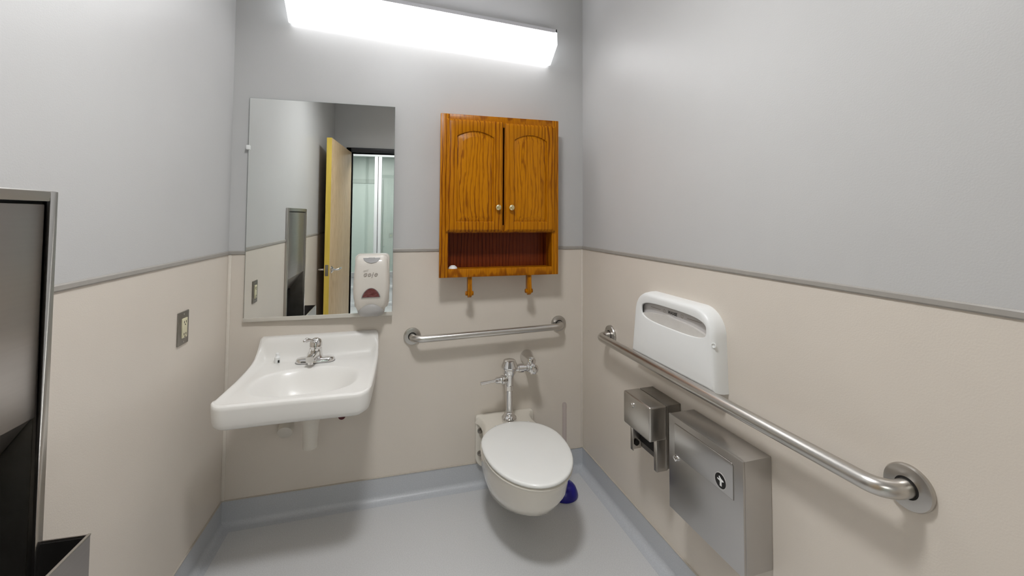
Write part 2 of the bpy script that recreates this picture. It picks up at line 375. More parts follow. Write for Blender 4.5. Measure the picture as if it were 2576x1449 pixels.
# ================================================================== wall light over the mirror
L0, L1 = .221, 1.503; TILT = -.055
wl = thing('wall_light', 'lit white fluorescent wall light with faceted diffuser above the mirror and cabinet', 'light', BACK, (.86, 0, 2.24))
def lp(pr):                               # profile (depth, z) -> tilted along x
    return pr
prof = [(.004, 2.204), (.022, 2.198), (.122, 2.268), (.118, 2.330), (.004, 2.338)]
def lrings(prf, x0, x1, k=14): return [[(x, -d, z + (x-.86)*TILT) for d, z in prf] for x in [x0+(x1-x0)*i/k for i in range(k+1)]]
m = MB(); m.rings(lrings(prof, L0+.012, L1-.012)); part('diffuser', m, 'lamp', wl, smooth=15)
for a, b in ((L0, L0+.012), (L1-.012, L1)):
    m = MB(); m.rings(lrings([(0, 2.200), (.023, 2.194), (.125, 2.266), (.121, 2.333), (0, 2.342)], a, b, 1)); part('end_cap', m, 'lamp_end', wl, bevel=.001)
m = MB(); m.rings(lrings([(0, 2.338), (.053, 2.377), (.055, 2.379), (.049, 2.381), (0, 2.346)], L0, L1)); part('added_baffle', m, 'housing', wl, smooth=20)  # added baffle, out of view, shaped to keep light off the wall above
m = MB(); m.rings(lrings([(.112, 2.331), (.119, 2.331), (.119, 2.349), (.116, 2.349)], L0, L1)); part('front_lip', m, 'housing', wl, smooth=20)
for a in (L0, L1-.006):
    m = MB(); m.rings(lrings([(0, 2.336), (.119, 2.333), (.119, 2.349), (.052, 2.380), (0, 2.352)], a, a+.006, 1)); part('added_end_shield', m, 'housing', wl)  # added end shields, out of view, raised to block light sideways

cl = thing('ceiling_light', 'round lit dome light on the bathroom ceiling', 'light', BACK, (.75, -1.32, CEIL))
part('diffuser', MB().lathe((.75, -1.32, CEIL-.010), (0, 0, -1), [(0, .15), (.004, .148), (.007, .10), (.008, .001)], 40), 'dome', cl)
part('added_cutoff_ring', MB().lathe((.75, -1.32, CEIL), (0, 0, -1), [(0, .165), (.045, .165), (.048, .162), (.048, .156), (.045, .153), (.0, .153)], 40, True), 'soap_dark', cl)  # unseen ring added to cut the light that reaches the upper walls
part('rim', MB().lathe((.75, -1.32, CEIL), (0, 0, -1), [(.0, .166), (.049, .166), (.052, .162), (.052, .157), (.0485, .157), (.0485, .1655)], 40, True), 'housing', cl)

# ================================================================== mirror
MX0, MX1, MZ0, MZ1 = .0705, .699, .874, 1.869
mir = thing('mirror', 'tall frameless rectangular mirror on the wall above the sink', 'mirror', BACK, (.385, 0, MZ0))
MY = -.033
def mirq(mb, x0, x1, z0, z1, d0, d1):     # slab turned a little about the vertical
    f = lambda x, d: -.018 + MY*(x-.385) - d
    return mb.add([(x0, f(x0, d0), z0), (x1, f(x1, d0), z0), (x1, f(x1, d1), z0), (x0, f(x0, d1), z0), (x0, f(x0, d0), z1), (x1, f(x1, d0), z1), (x1, f(x1, d1), z1), (x0, f(x0, d1), z1)],
                  [(0, 1, 2, 3), (7, 6, 5, 4), (0, 4, 5, 1), (1, 5, 6, 2), (2, 6, 7, 3), (3, 7, 4, 0)])
part('mirror_glass', mirq(MB(), MX0, MX1, MZ0+.012, MZ1, .003, .0052), 'mirror', mir, flat=True)
part('backing', mirq(MB(), MX0-.0015, MX1+.0015, MZ0, MZ1+.0015, -.002, .003), 'mirror_edge', mir, flat=True)
for z in (1.0, 1.55): part('wall_cleat', MB().box(.2, .6, -.012, 0, z, z+.05), 'steel_dark', mir)
part('bottom_channel', mirq(MB(), MX0-.003, MX1+.003, MZ0-.003, MZ0+.014, .002, .009), 'bevel', mir, bevel=.001)
part('clip', MB().box(MX0-.008, MX0+.006, -.022, -.004, 1.635, 1.655), 'plastic', mir, bevel=.002)

# ================================================================== soap dispenser
sx, sz = .606, 1.02
sd = thing('soap_dispenser', 'ivory wall soap dispenser with red window and grey push bar in front of mirror', 'soap dispenser', BACK, (sx, 0, .88))
def soap_ring(z, hw, d0, d1, rc, n=8):
    o = rrect(-hw, hw, d0, d1, [rc, rc, .012, .012], n); return [(sx+a, -b, z) for a, b in [(p, (d0+d1)-q) for p, q in o]]
rings = []
for z, hw, d in ((.905, .060, .085), (.93, .0685, .098), (.97, .0765, .109), (1.01, .079, .112), (1.06, .077, .111), (1.105, .0735, .107), (1.135, .070, .100), (1.150, .065, .090), (1.157, .060, .078), (1.160, .052, .065)):
    rings.append(soap_ring(z, hw, .040, d, .026))
part('body', MB().rings(rings), 'soap', sd, smooth=60)
part('back_plate', MB().prism(rrect(sx-.074, sx+.078, .915, 1.164, .02), -.060, -.0385), 'soap', sd, bevel=.003)
m = MB(); pr = []
for k in range(13):
    a = PI + PI*k/12; pr.append((sx + .037*math.cos(a), 1.150 + .022*math.sin(a)))
rr = [[(x, -.0895 - (1.152-z)*.62 - dd, z) for x, z in pr] for dd in (-.006, .0012)]; m.rings(rr); part('latch_cover', m, 'soap_dark', sd)
part('latch_teeth', MB().box(sx-.014, sx+.014, -.0935, -.080, 1.1465, 1.1515), 'soap_grey', sd, bevel=.001)
m = MB(); pr = [(sx-.041, .973), (sx+.041, .973)] + [(sx + .041*math.cos(a)*(1-.18*math.sin(a)), .973 + .043*math.sin(a)) for a in [PI*k/14 for k in range(1, 14)]]
m.prism(pr, -.1135, -.108); part('window_rim', m, 'soap_dark', sd)
pr2 = [(sx + (x-sx)*.90, .975 + (z-.973)*.9) for x, z in pr]
part('red_window', MB().prism(pr2, -.1145, -.109), 'red', sd)
m = MB(); rr = []
for t in range(9):
    a = t/8*.5*PI; rr.append([(sx + (.060*math.cos(b))*(math.cos(a)*.75+.25), -.060 - (.052*(.35+.65*math.cos(a)))*max(0, 1-abs(math.cos(b))**2.5)**.5, .905 + .022*math.sin(b)*math.cos(a) - .022*math.sin(a) + .004) for b in [PI*k/16 for k in range(17)]] )
m = MB(); rr = []
for z, hw, d in ((.938, .022, .109), (.934, .040, .113), (.924, .054, .115), (.910, .061, .1155), (.896, .058, .112), (.886, .047, .102), (.880, .03, .087)):
    rr.append([(sx + hw*math.cos(a), -.040 - (d-.040)*abs(math.sin(a))**.7, z + .012*(abs(math.sin(a)))-.008) for a in [PI*k/20 for k in range(21)]])
m.rings(rr); part('push_bar', m, 'soap_grey', sd, smooth=60)
m = MB(); add_text(m, 'G', .0215, (sx-.0275, -.1125, 1.0745), .25); add_text(m, 'o', .029, (sx-.0095, -.1125, 1.0775), .25); add_text(m, 'j', .029, (sx+.0045, -.1125, 1.0765), .25); add_text(m, 'o', .029, (sx+.0190, -.1125, 1.0775), .25)
m.add([(sx-.034, -.1118, 1.0915), (sx-.012, -.1118, 1.098), (sx-.012, -.1118, 1.0992), (sx-.0335, -.1118, 1.094), (sx-.034, -.1126, 1.0915), (sx-.012, -.1126, 1.098), (sx-.012, -.1126, 1.0992), (sx-.0335, -.1126, 1.094)],
      [(0, 1, 2, 3), (7, 6, 5, 4), (0, 4, 5, 1), (1, 5, 6, 2), (2, 6, 7, 3), (3, 7, 4, 0)])
part('logo', m, 'logo', sd, label='grey GOJO lettering', flat=True)

# ================================================================== oak cabinet
CX0, CX1, CZ0, CZ1, CD = .911, 1.515, 1.050, 1.838, .112
cb = thing('wall_cabinet', 'honey oak wall cabinet with two arched doors and open shelf', 'cabinet', BACK, ((CX0+CX1)/2, 0, CZ0))
t = .016
for a, b in ((CX0+.012, CX0+.012+t), (CX1-t-.012, CX1-.012)): part('side_panel', MB().box(a, b, -CD+.018, 0, CZ0, CZ1), 'oak', cb, bevel=.0015)
part('top_panel', MB().box(CX0+t+.012, CX1-t-.012, -CD+.018, 0, CZ1-t, CZ1), 'oak_h', cb, bevel=.001)
part('bottom_panel', MB().box(CX0+t+.012, CX1-t-.012, -CD+.018, 0, CZ0+.004, CZ0+.036), 'oak_h', cb, bevel=.001)
part('shelf', MB().box(CX0+t+.012, CX1-t-.012, -CD+.018, -.007, 1.262, 1.278), 'oak_h', cb, bevel=.001)
part('back_panel', MB().box(CX0+t+.012, CX1-t-.012, -.007, 0, CZ0+.036, CZ1-t), 'oak_shade', cb)
ff = CD-.018
SX0, SX1 = CX0+.041, CX1-.034
part('face_stile', MB().box(CX0, SX0, -CD, -ff, CZ0, CZ1), 'oak', cb, bevel=.002); part('face_stile', MB().box(SX1, CX1, -CD, -ff, CZ0, CZ1), 'oak', cb, bevel=.002)
part('face_rail', MB().box(SX0, SX1, -CD+.0005, -ff, CZ0, 1.0905), 'oak_h', cb, bevel=.002)
part('face_rail', MB().box(SX0, SX1, -CD+.0005, -ff, 1.264, 1.30), 'oak_h', cb, bevel=.002)
part('face_rail', MB().box(SX0, SX1, -CD+.0005, -ff, CZ1-.052, CZ1), 'oak_h', cb, bevel=.002)
def arch_loop(x0, x1, z0, z1, rise, n=12):
    # rectangle with an arched head; n segments in the arch
    out = [(x0, z0), (x1, z0), (x1, z1)]
    sh = .006
    for k in range(1, n):
        u = k/n; out.append((x1 + (x0-x1)*u, z1 + rise*math.sin(PI*u)**.8))
    out.append((x0, z1)); return out
def outer_loop(x0, x1, z0, z1, n=12):
    out = [(x0, z0), (x1, z0), (x1, z1)] + [(x1 + (x0-x1)*k/n, z1) for k in range(1, n)] + [(x0, z1)]
    return out
def cabinet_door(x0, x1, z0, z1, knob_x):
    y = -CD-.001; th = .018
    fr = .048
    o = lambda d: outer_loop(x0+d, x1-d, z0+d, z1-d)
    i = lambda d: arch_loop(x0+fr+d, x1-fr-d, z0+fr+d, z1-.082-d, .028)
    P = lambda lp, yy: [(a, yy, b) for a, b in lp]
    m = MB()
    m.rings([P(o(0), y), P(o(0), y-th*.45), P(o(.004), y-th*.55), P(o(.004), y-th*.72), P(o(.009), y-th*.82), P(o(.009), y-th*.94), P(o(.012), y-th),
             P(i(-.004), y-th), P(i(0), y-th*.9), P(i(.001), y-th*.45)], cap0=True, cap1=False)
    d = part('door', m, 'oak', cb, smooth=25)
    m = MB()
    m.rings([P(i(-.001), y-th*.30), P(i(-.001), y-th*.52), P(i(.003), y-th*.50), P(i(.026), y-th*.92), P(i(.029), y-th*.95)], cap0=True, cap1=True)
    part('raised_panel', m, 'oak_c', d, smooth=15)
    part('knob', MB().lathe((knob_x, y-th, 1.387), (0, -1, 0), [(0, .0055), (.008, .005), (.011, .009), (.015, .0135), (.019, .0135), (.0225, .010), (.024, .004)]), 'brass', d, label='round brass knob')
cabinet_door(.940, 1.2165, 1.269, 1.811, 1.190)
cabinet_door(1.2255, 1.493, 1.269, 1.806, 1.257)
for x in (1.062, 1.366):
    pr = [(-.062, CZ0+.006), (-.062, .985), (-.068, .958), (-.085, .947), (-.102, .958), (-.106, .985), (-.100, 1.02), (-.100, CZ0+.006)]
    a = part('towel_bar_arm', MB().prism(pr, x-.0095, x+.0095, 'x'), 'oak', cb, bevel=.002)
    part('peg', MB().cyl((x-.02, -.085, .968), (x-.009, -.085, .968), .0105).cyl((x+.009, -.085, .968), (x+.019, -.085, .968), .0105), 'oak', a, bevel=.001)
solo('shelf_puck', MB().lathe((.980, -.082, 1.0865), (0, 0, 1), [(0, .021), (.006, .0215), (.013, .017), (.0185, .009), (.0195, .001)]), 'plastic', 'small white dome lying in the left corner of the cabinet shelf', 'puck', BACK, (.980, -.082, 1.0865))

# ================================================================== grab bars
def grab_bar(label, frame, xa, xb, z, d, r=.0165, fr=.041, za=None, zb_=None):
    za = z if za is None else za; zb_ = z if zb_ is None else zb_
    g = thing('grab_bar', label, 'grab bar', frame, ((xa+xb)/2, 0, z), 'stainless grab bars')
    R = .045; path = [(xa, -.006, za), (xa, -(d-R), za)]
    for k in range(1, 9):
        a = .5*PI*k/8; path.append((xa + R*(1-math.cos(a)), -(d-R) - R*math.sin(a), za))
    for k in range(1, 8): path.append((xa+R + (xb-xa-2*R)*k/8, -d, za + (zb_-za)*k/8))
    for k in range(8, 0, -1):
        a = .5*PI*k/8; path.append((xb - R*(1-math.cos(a)), -(d-R) - R*math.sin(a), zb_))
    path += [(xb, -(d-R), zb_), (xb, -.006, zb_)]
    part('rail', MB().tube(path, r, 22), 'steel_bar', g, smooth=60)
    for x, zz in ((xa, za), (xb, zb_)):
        f = part('flange', MB().lathe((x, 0, zz), (0, -1, 0), [(0, fr), (.007, fr), (.011, fr-.002), (.0125, fr-.007), (.0125, r+.004), (.010, r+.003)], 40), 'steel', g, smooth=25)
        part('joint_ring', MB().lathe((x, 0, zz), (0, -1, 0), [(.009, r+.0038), (.0118, r+.0038), (.0118, r), (.009, r)], 32, True), 'dark', f)
grab_bar('short stainless grab bar on the back wall below the oak cabinet', BACK, .797, 1.560, .766, .07, za=.758, zb_=.773)
grab_bar('long stainless grab bar along the right wall over the steel boxes', RIGHT, .300, 1.515, .779, .07, r=.0185, fr=.046)

# ================================================================== sink
sk = thing('sink', 'white wall hung porcelain sink with chrome faucet under the mirror', 'sink', BACK, (.38, 0, .62))
XL = [(0, .139), (.03, .137), (.08, .134), (.2, .128), (.3, .121), (.42, .113), (.52, .106)]
XRt = [(0, .636), (.04, .640), (.1, .642), (.2, .639), (.33, .633), (.45, .626), (.52, .622)]
PE = [(0, .800), (.012, .798), (.033, .768), (.055, .747), (.08, .732), (.12, .722), (.17, .716), (.28, .709), (.42, .709), (.52, .708)]
PI_ = [(0, .800), (.018, .799), (.026, .794), (.036, .765), (.047, .730), (.058, .712), (.075, .704), (.1, .702), (.2, .7015), (.3, .7015), (.45, .7035), (.52, .704)]
NU, NV = 72, 84
D = .517; RC = .05
def sink_xy(u, v):
    yy0 = v*D
    a, b = interp(XL, yy0), interp(XRt, yy0); wd = b-a
    dx = min(u, 1-u)*wd
    yf = D if dx >= RC else D - RC + math.sqrt(max(0, RC*RC - (RC-dx)**2))
    y = v*yf
    a, b = interp(XL, y), interp(XRt, y)
    return a + (b-a)*u, y, min(u, 1-u)*(b-a), yf - y
def sink_z(x, y, de, df):
    w_ = sst(.0, .035, de); zi = interp(PI_, y); ze = interp(PE, y); z = ze*(1-w_) + zi*w_
    # rolled rim along front
    z += .004*(1-sst(0, .03, df))*(1 if y > .1 else 0)
    # bowl
    ex, ey = (x-.378)/.192, (y-.322)/.148
    r = (abs(ex)**2.6 + abs(ey)**2.6)**(1/2.6)
    if r < 1.04:
        q = sst(1.02, .52, r); z -= .096*q**.8 if q > 0 else 0
    edge = min(de, df); z -= .007*(1-sst(0, .009, edge))
    return z
m = MB(); vs = []
us = [0, .006, .012, .02, .03, .045] + [.06 + .88*k/(NU-12) for k in range(NU-11)] + [.955, .97, .98, .988, .994, 1]
vz = [0, .004, .01, .02, .03] + [.04 + .90*k/(NV-10) for k in range(NV-9)] + [.955, .97, .98, .988, .994, 1]
for v in vz:
    for u in us:
        x, y, de, df = sink_xy(u, v); vs.append((x, -y, sink_z(x, y, de, df)))
nu, nv = len(us), len(vz)
fs = [(j*nu+i, j*nu+i+1, (j+1)*nu+i+1, (j+1)*nu+i) for j in range(nv-1) for i in range(nu-1)]
bl = [(0, i) for i in range(nu)] + [(j, nu-1) for j in range(1, nv)] + [(nv-1, i) for i in range(nu-2, -1, -1)] + [(j, 0) for j in range(nv-2, 0, -1)]
idx = [j*nu+i for j, i in bl]
base = len(vs); cxs, cys = .38, -.26
levels = ((.012, .0), (.035, .001), (.060, .004), (.072, .008), (.079, .018), (.080, .05), (.140, .13))
prev = idx
for dz, ins in levels:
    ring = []
    for k in idx:
        p = Vector(vs[k]); dirv = Vector((cxs-p.x, cys-p.y, 0)); dirv.normalize()
        x, y = p.x + dirv.x*ins, min(0, p.y + (dirv.y*ins if p.y < -.004 else 0))
        zt = min(p.z, .712) - dz if dz > .05 else p.z - dz*(1 + max(0, p.z-.712)*10)
        ring.append(len(vs)); vs.append((x, y, max(zt, .622) if dz < .1 else .590))
    nidx = len(ring)
    for k in range(nidx): fs.append((prev[k], ring[k], ring[(k+1) % nidx], prev[(k+1) % nidx]))
    prev = ring
fs.append(tuple(prev))
m.add(vs, fs); part('basin', m, 'porcelain', sk, smooth=70)
part('drain', MB().lathe((.372, -.30, .6045), (0, 0, 1), [(0, .019), (.0025, .019), (.003, .016), (.001, .012), (.001, .001)]), 'steel_dark', sk)
# faucet
FX, FY, FZ = .378, -.098, .7015
m = MB(); rr = []
def oval(z, hx, hy): return [(FX + (hx-hy)*(1 if math.cos(a) > 0 else -1)*(abs(math.cos(a)) > 1e-6) + hy*math.cos(a), FY + hy*math.sin(a), z) for a in [2*PI*(k+.5)/32 for k in range(32)]]
m.rings([oval(FZ, .079, .028), oval(FZ+.012, .079, .028), oval(FZ+.018, .075, .024), oval(FZ+.021, .06, .014)])
fc = part('faucet', m, 'chrome', sk, smooth=50)
part('escutcheon_edge', MB().rings([oval(FZ-.001, .081, .030), oval(FZ+.003, .081, .030)]), 'soap_dark', fc)
part('faucet_body', MB().lathe((FX, FY+.002, FZ+.012), (0, 0, 1), [(0, .040), (.01, .031), (.022, .027), (.048, .026), (.050, .023), (.054, .023), (.056, .027), (.072, .026), (.084, .020), (.090, .008)]), 'chrome', fc)
m = MB(); pth = [(FX, FY-.005, FZ+.036), (FX-.003, FY-.03, FZ+.039), (FX-.006, FY-.06, FZ+.039), (FX-.009, FY-.088, FZ+.036)]
rr = []
for k, p in enumerate(pth):
    hw, hh = (.021, .015, )[0]-k*.0015, .015-k*.0012
    rr.append([(p[0] + hw*(abs(math.cos(a))**.5)*(1 if math.cos(a) >= 0 else -1), p[1], p[2] + hh*(abs(math.sin(a))**.5)*(1 if math.sin(a) >= 0 else -1)) for a in [2*PI*j/20 for j in range(20)]])
m.rings(rr); part('spout', m, 'chrome', fc, smooth=50)
part('aerator', MB().lathe((FX-.008, FY-.077, FZ+.026), (0, 0, -1), [(0, .011), (.012, .011), (.012, .008)]), 'chrome', fc)
m = MB().tube([(FX-.004, FY-.006, FZ+.085), (FX-.014, FY-.02, FZ+.097), (FX-.021, FY-.03, FZ+.103), (FX-.030, FY-.043, FZ+.107), (FX-.040, FY-.056, FZ+.106)], [.008, .0055, .0065, .0095, .004], 14)
part('lever', m, 'chrome', fc, smooth=60)
# waste pipe
part('waste_pipe', MB().lathe((.385, -.235, .645), (0, 0, -1), [(.05, .030), (.09, .031), (.095, .036), (.135, .036), (.150, .0315), (.20, .029), (.228, .0275), (.232, .0285), (.244, .0275), (.247, .020), (.249, .001)], 32), 'pvc', sk, smooth=50)
part('trap_arm', MB().tube([(.385, -.225, .455), (.385, -.14, .47), (.385, 0, .475)], .021), 'pvc', sk, smooth=60)
n1 = Vector((0, -math.cos(.42), -math.sin(.42)))
solo('pipe_cap', MB().lathe(Vector((.249, 0, .392)), n1, [(-.01, .0315), (.028, .0325), (.033, .031), (.0345, .027)], 36), 'pvc', 'white round pipe cap on the wall under the sink beside the waste pipe', 'pipe cap', BACK, (.249, 0, .38), smooth=40)
vl = thing('shutoff_valve', 'shutoff valve with dark red handle peeking below the right of sink', 'valve', BACK, (.487, 0, .42))
part('stub_pipe', MB().cyl((.487, 0, .44), (.487, -.04, .44), .008).lathe((.487, 0, .44), (0, -1, 0), [(0, .024), (.003, .024), (.006, .012)]), 'chrome', vl)
part('handle', MB().lathe((.487, -.04, .432), (0, -1, 0), [(0, .006), (.003, .015), (.012, .0155), (.016, .012)]), 'redvalve', vl)
# little bottle
bt = thing('small_bottle', 'tiny white bottle standing on the left of the sink ledge', 'bottle', BACK, (.222, -.077, .7035))
part('body', MB().lathe((.222, -.077, .7025), (0, 0, 1), [(0, .0105), (.002, .0115), (.024, .0115), (.028, .008), (.031, .006)]), 'plastic', bt)
part('cap', MB().lathe((.222, -.077, .732), (0, 0, 1), [(0, .0068), (.011, .0062), (.013, .004)]), 'plastic', bt)
part('label_mark', MB().box(.2265, .2325, -.0888, -.084, .706, .716), 'black', bt)

# ================================================================== toilet
tl = thing('toilet', 'wall hung cream porcelain toilet with closed white lid', 'toilet', BACK, (1.262, 0, .08))
TC = 1.262
def egg(cx, a, yb, yf, z, n=48, sq=2.0, mid=.45):
    ym = yb + (yf-yb)*mid; out = []
    for k in range(n):
        th = 2*PI*k/n; s_, c_ = math.sin(th), math.cos(th)
        ex = 2/sq
        xx = (abs(s_)**ex)*(1 if s_ >= 0 else -1); cc = abs(c_)**ex
        y = ym + (yb-ym)*(abs(c_)**.75) if c_ > 0 else ym + (yf-ym)*cc
        out.append((cx + a*xx*(1 if c_ <= 0 else (1 - .10*c_*c_)), y, z))
    return out
CXB = 1.252
rings = [egg(CXB, .09, -.08, -.30, .105), egg(CXB, .125, -.09, -.45, .122), egg(CXB, .138, -.10, -.515, .160), egg(CXB, .156, -.11, -.592, .208), egg(CXB, .171, -.12, -.640, .262), egg(CXB, .176, -.125, -.650, .310), egg(CXB, .178, -.125, -.662, .330), egg(CXB, .176, -.127, -.663, .338), egg(CXB, .168, -.135, -.655, .3405)]
bw = part('bowl', MB().rings(rings), 'bowl', tl, smooth=60)
m = MB(); m.prism(rrect(1.112, 1.415, .092, .346, [.05, .05, .014, .014]), -.026, 0); part('wall_flange', m, 'bowl', tl, bevel=.006, seg=3)
# deck joining flange and bowl: narrow body below with a recess at the side
rr = []
for y, hw in ((-.02, .149), (-.04, .138), (-.07, .130), (-.11, .130), (-.15, .138), (-.20, .152)):
    zt = .346 - .004*sst(.02, .1, -y); rr.append([(TC-hw-.004, y, zt-.035), (TC-hw+.004, y, zt-.006), (TC-hw+.016, y, zt), (TC+hw-.022, y, zt), (TC+hw-.010, y, zt-.006), (TC+hw-.002, y, zt-.035)])
part('deck', MB().rings(rr), 'bowl', tl, smooth=50)
rr = [[(TC-.095, y, .12), (TC+.095, y, .12), (TC+.105, y, .31), (TC-.105, y, .31)] for y in (-.02, -.22)]
part('outlet_body', MB().rings(rr), 'bowl', tl, bevel=.01)
for x in (1.132, 1.393):
    for z in (.275, .165): part('bolt', MB().lathe((x, -.026, z), (0, -1, 0), [(0, .013), (.003, .013), (.004, .008), (.016, .008), (.018, .004)], 12), 'steel_dark', tl)
part('seat', MB().rings([egg(CXB, .176, -.185, -.668, .3415), egg(CXB, .180, -.18, -.673, .344), egg(CXB, .181, -.18, -.674, .350), egg(CXB, .175, -.183, -.668, .3535)]), 'bowl', tl, smooth=60)
def dome(s_, z): return egg(CXB, .182*s_, -.43+(.258)*s_, -.43-.247*s_, z)
part('lid', MB().rings([dome(.955, .3575), dome(.99, .3585), dome(1.0, .362), dome(1.0, .367), dome(.99, .3705), dome(.965, .3725), dome(.9, .3738), dome(.6, .3748), dome(.2, .375)]), 'seat', tl, smooth=60)
for x in (1.175, 1.28): part('hinge', MB().cyl((x, -.178, .352), (x+.06, -.178, .352), .011), 'seat', tl)

# ================================================================== flush valve
fv = thing('flush_valve', 'chrome flushometer valve standing behind the toilet lid', 'flush valve', BACK, (1.261, -.10, .343))
X, Y = 1.261, -.105
part('spud_nut', MB().lathe((X, Y, .341), (0, 0, 1), [(0, .036), (.014, .037), (.022, .036), (.03, .028), (.034, .025), (.042, .0235), (.046, .019)], 36), 'chrome', fv)
part('flush_tube', MB().cyl((X, Y, .37), (X, Y, .505), .0175, n=32), 'chrome', fv)
part('coupling', MB().lathe((X, Y, .492), (0, 0, 1), [(0, .0205), (.002, .022), (.024, .022), (.027, .02)], 8), 'chrome', fv, smooth=20)
part('valve_body', MB().lathe((X, Y, .515), (0, 0, 1), [(0, .020), (.04, .022), (.052, .026), (.062, .033), (.074, .035)], 36), 'chrome', fv)
part('bonnet', MB().lathe((X, Y, .589), (0, 0, 1), [(0, .035), (.004, .036), (.012, .0425), (.018, .043), (.038, .033), (.047, .029), (.050, .024), (.0525, .010), (.053, .001)], 36), 'chrome', fv, smooth=28)
h = part('handle_socket', MB().lathe((X-.015, Y-.004, .545), (-1, -.06, .02), [(0, .019), (.012, .021), (.018, .023), (.026, .023), (.03, .018), (.034, .0165), (.050, .0165), (.056, .012), (.060, .009)], 28), 'chrome', fv, smooth=28)
part('handle', MB().tube([(X-.07, Y-.008, .5455), (X-.10, Y-.011, .5445), (X-.147, Y-.015, .541)], [.0075, .0075, .0095], 18), 'chrome', h)
part('inlet_arm', MB().lathe((X+.025, Y+.002, .592), (1, .02, -.02), [(0, .017), (.02, .018), (.022, .0215), (.045, .0215), (.047, .017), (.06, .017), (.062, .0205), (.075, .0205), (.08, .017)], 24), 'chrome', fv, smooth=28)
part('control_stop', MB().lathe((X+.118, Y+.028, .588), (0, -1, 0), [(-.05, .020), (.0, .022), (.03, .0245), (.042, .026), (.05, .026), (.055, .022), (.057, .017), (.062, .016), (.063, .010), (.060, .008)], 28), 'chrome', fv, smooth=28)
part('supply_escutcheon', MB().lathe((X+.122, 0, .612), (0, -1, 0), [(0, .036), (.004, .036), (.016, .031), (.03, .026), (.07, .0245), (.085, .022), (.09, .015)], 28), 'chrome', fv, smooth=40)

# ================================================================== plunger
PXc, PYc = 1.515, -.195
pg = thing('toilet_plunger', 'plunger with blue rubber cup and clear handle behind the toilet', 'plunger', BACK, (PXc, PYc, .001))
part('cup', MB().lathe((PXc, PYc, .001), (0, 0, 1), [(0, .064), (.006, .066), (.02, .063), (.04, .054), (.055, .040), (.065, .024), (.09, .018), (.092, .012)], 36), 'blue', pg, smooth=50)
part('handle', MB().lathe((PXc, PYc, .085), (0, 0, 1), [(0, .011), (.30, .0105), (.32, .0105), (.333, .0115), (.348, .0105), (.354, .006)], 20), 'clear', pg)

# ================================================================== right wall: seat cover dispenser
sc_ = thing('seat_cover_dispenser', 'white plastic seat cover dispenser above the long grab bar', 'seat cover dispenser', RIGHT, (.795, 0, .778))
def cover_out(ins, n=12):
    o = []
    xb0, xb1, xt0, xt1, z0, z1, rt = .549+ins, 1.024-ins, .572+ins, 1.018-ins, .780+ins, 1.046-ins, .088-ins*.6
    pts = [(xb0, z0)] + [(xb0 + (xb1-xb0)*k/n, z0) for k in range(1, n)] + [(xb1, z0)] + [(xb1 + (xt1-xb1)*k/n, z0 + (z1-rt-z0)*k/n) for k in range(1, n)]
    for k in range(n+1): a = .5*PI*k/n; pts.append((xt1-rt+rt*math.cos(a), z1-rt+rt*math.sin(a)))
    pts += [(xt1-rt + (xt0+rt-(xt1-rt))*k/n, z1) for k in range(1, n)]
    for k in range(n+1): a = .5*PI + .5*PI*k/n; pts.append((xt0+rt+rt*math.cos(a), z1-rt+rt*math.sin(a)))
    pts += [(xt0 + (xb0-xt0)*k/n, z1-rt + (z0-z1+rt)*k/n) for k in range(1, n)]
    return pts
WX0, WX1, WZ0, WZ1 = .625, .985, .936, 1.010
def cover_hole(npts, ins):
    x0, x1, z0, z1 = WX0+ins, WX1-ins, WZ0+ins, WZ1-ins; r = (z1-z0)/2; cx, cz = (x0+x1)/2, (z0+z1)/2
    out = []
    for (px, pz) in cover_out(0):
        a = math.atan2((pz-cz)*2.2, px-cx)
        ca, sa_ = math.cos(a), math.sin(a)
        hx = (x1-x0)/2
        # superellipse that reads as a stadium
        k = (abs(ca/hx)**3.2 + abs(sa_/r)**3.2)**(-1/3.2) if False else None
        ex = .62
        out.append((cx + hx*(abs(ca)**ex)*(1 if ca >= 0 else -1), cz + r*(abs(sa_)**ex)*(1 if sa_ >= 0 else -1)))
    return out
P = lambda lp, y: [(a, y, b) for a, b in lp]
N = len(cover_out(0))
m = MB()
m.rings([P(cover_out(0), 0), P(cover_out(.0005), -.018), P(cover_out(.003), -.036), P(cover_out(.007), -.047), P(cover_out(.012), -.0515), P(cover_out(.018), -.0525), P(cover_hole(N, -.004), -.0525), P(cover_hole(N, -.001), -.0518), P(cover_hole(N, 0), -.049), P(cover_hole(N, 0), -.046)], cap0=False, cap1=False)
part('cover', m, 'plastic', sc_, smooth=40)
part('back_plate', MB().prism(cover_out(.004), -.006, 0), 'plastic', sc_)
part('side_notch', MB().lathe((1.012, -.045, .935), (.5, -1, 0), [(0, .008), (.0045, .0078), (.0047, .006), (.002, .005)], 20), 'plastic', sc_)
pk = solo('seat_cover_pack', MB().prism(rrect(.612, .985, .80, 1.012, .03), -.034, -.008), 'card', 'printed pack of paper toilet seat covers inside the white dispenser window', 'paper pack', RIGHT, (.795, -.015, .80))
m = MB(); add_text(m, 'WAXIE', .0165, (.795, -.0345, .9885), .15, spacing=.98)
for x in (.795,): pass
part('lettering', m, 'black', pk, flat=True)
for x0, x1 in ((.665, .725), (.875, .945)): part('print_line', MB().box(x0, x1, -.0346, -.0335, .9875, .9895), 'logo', pk)
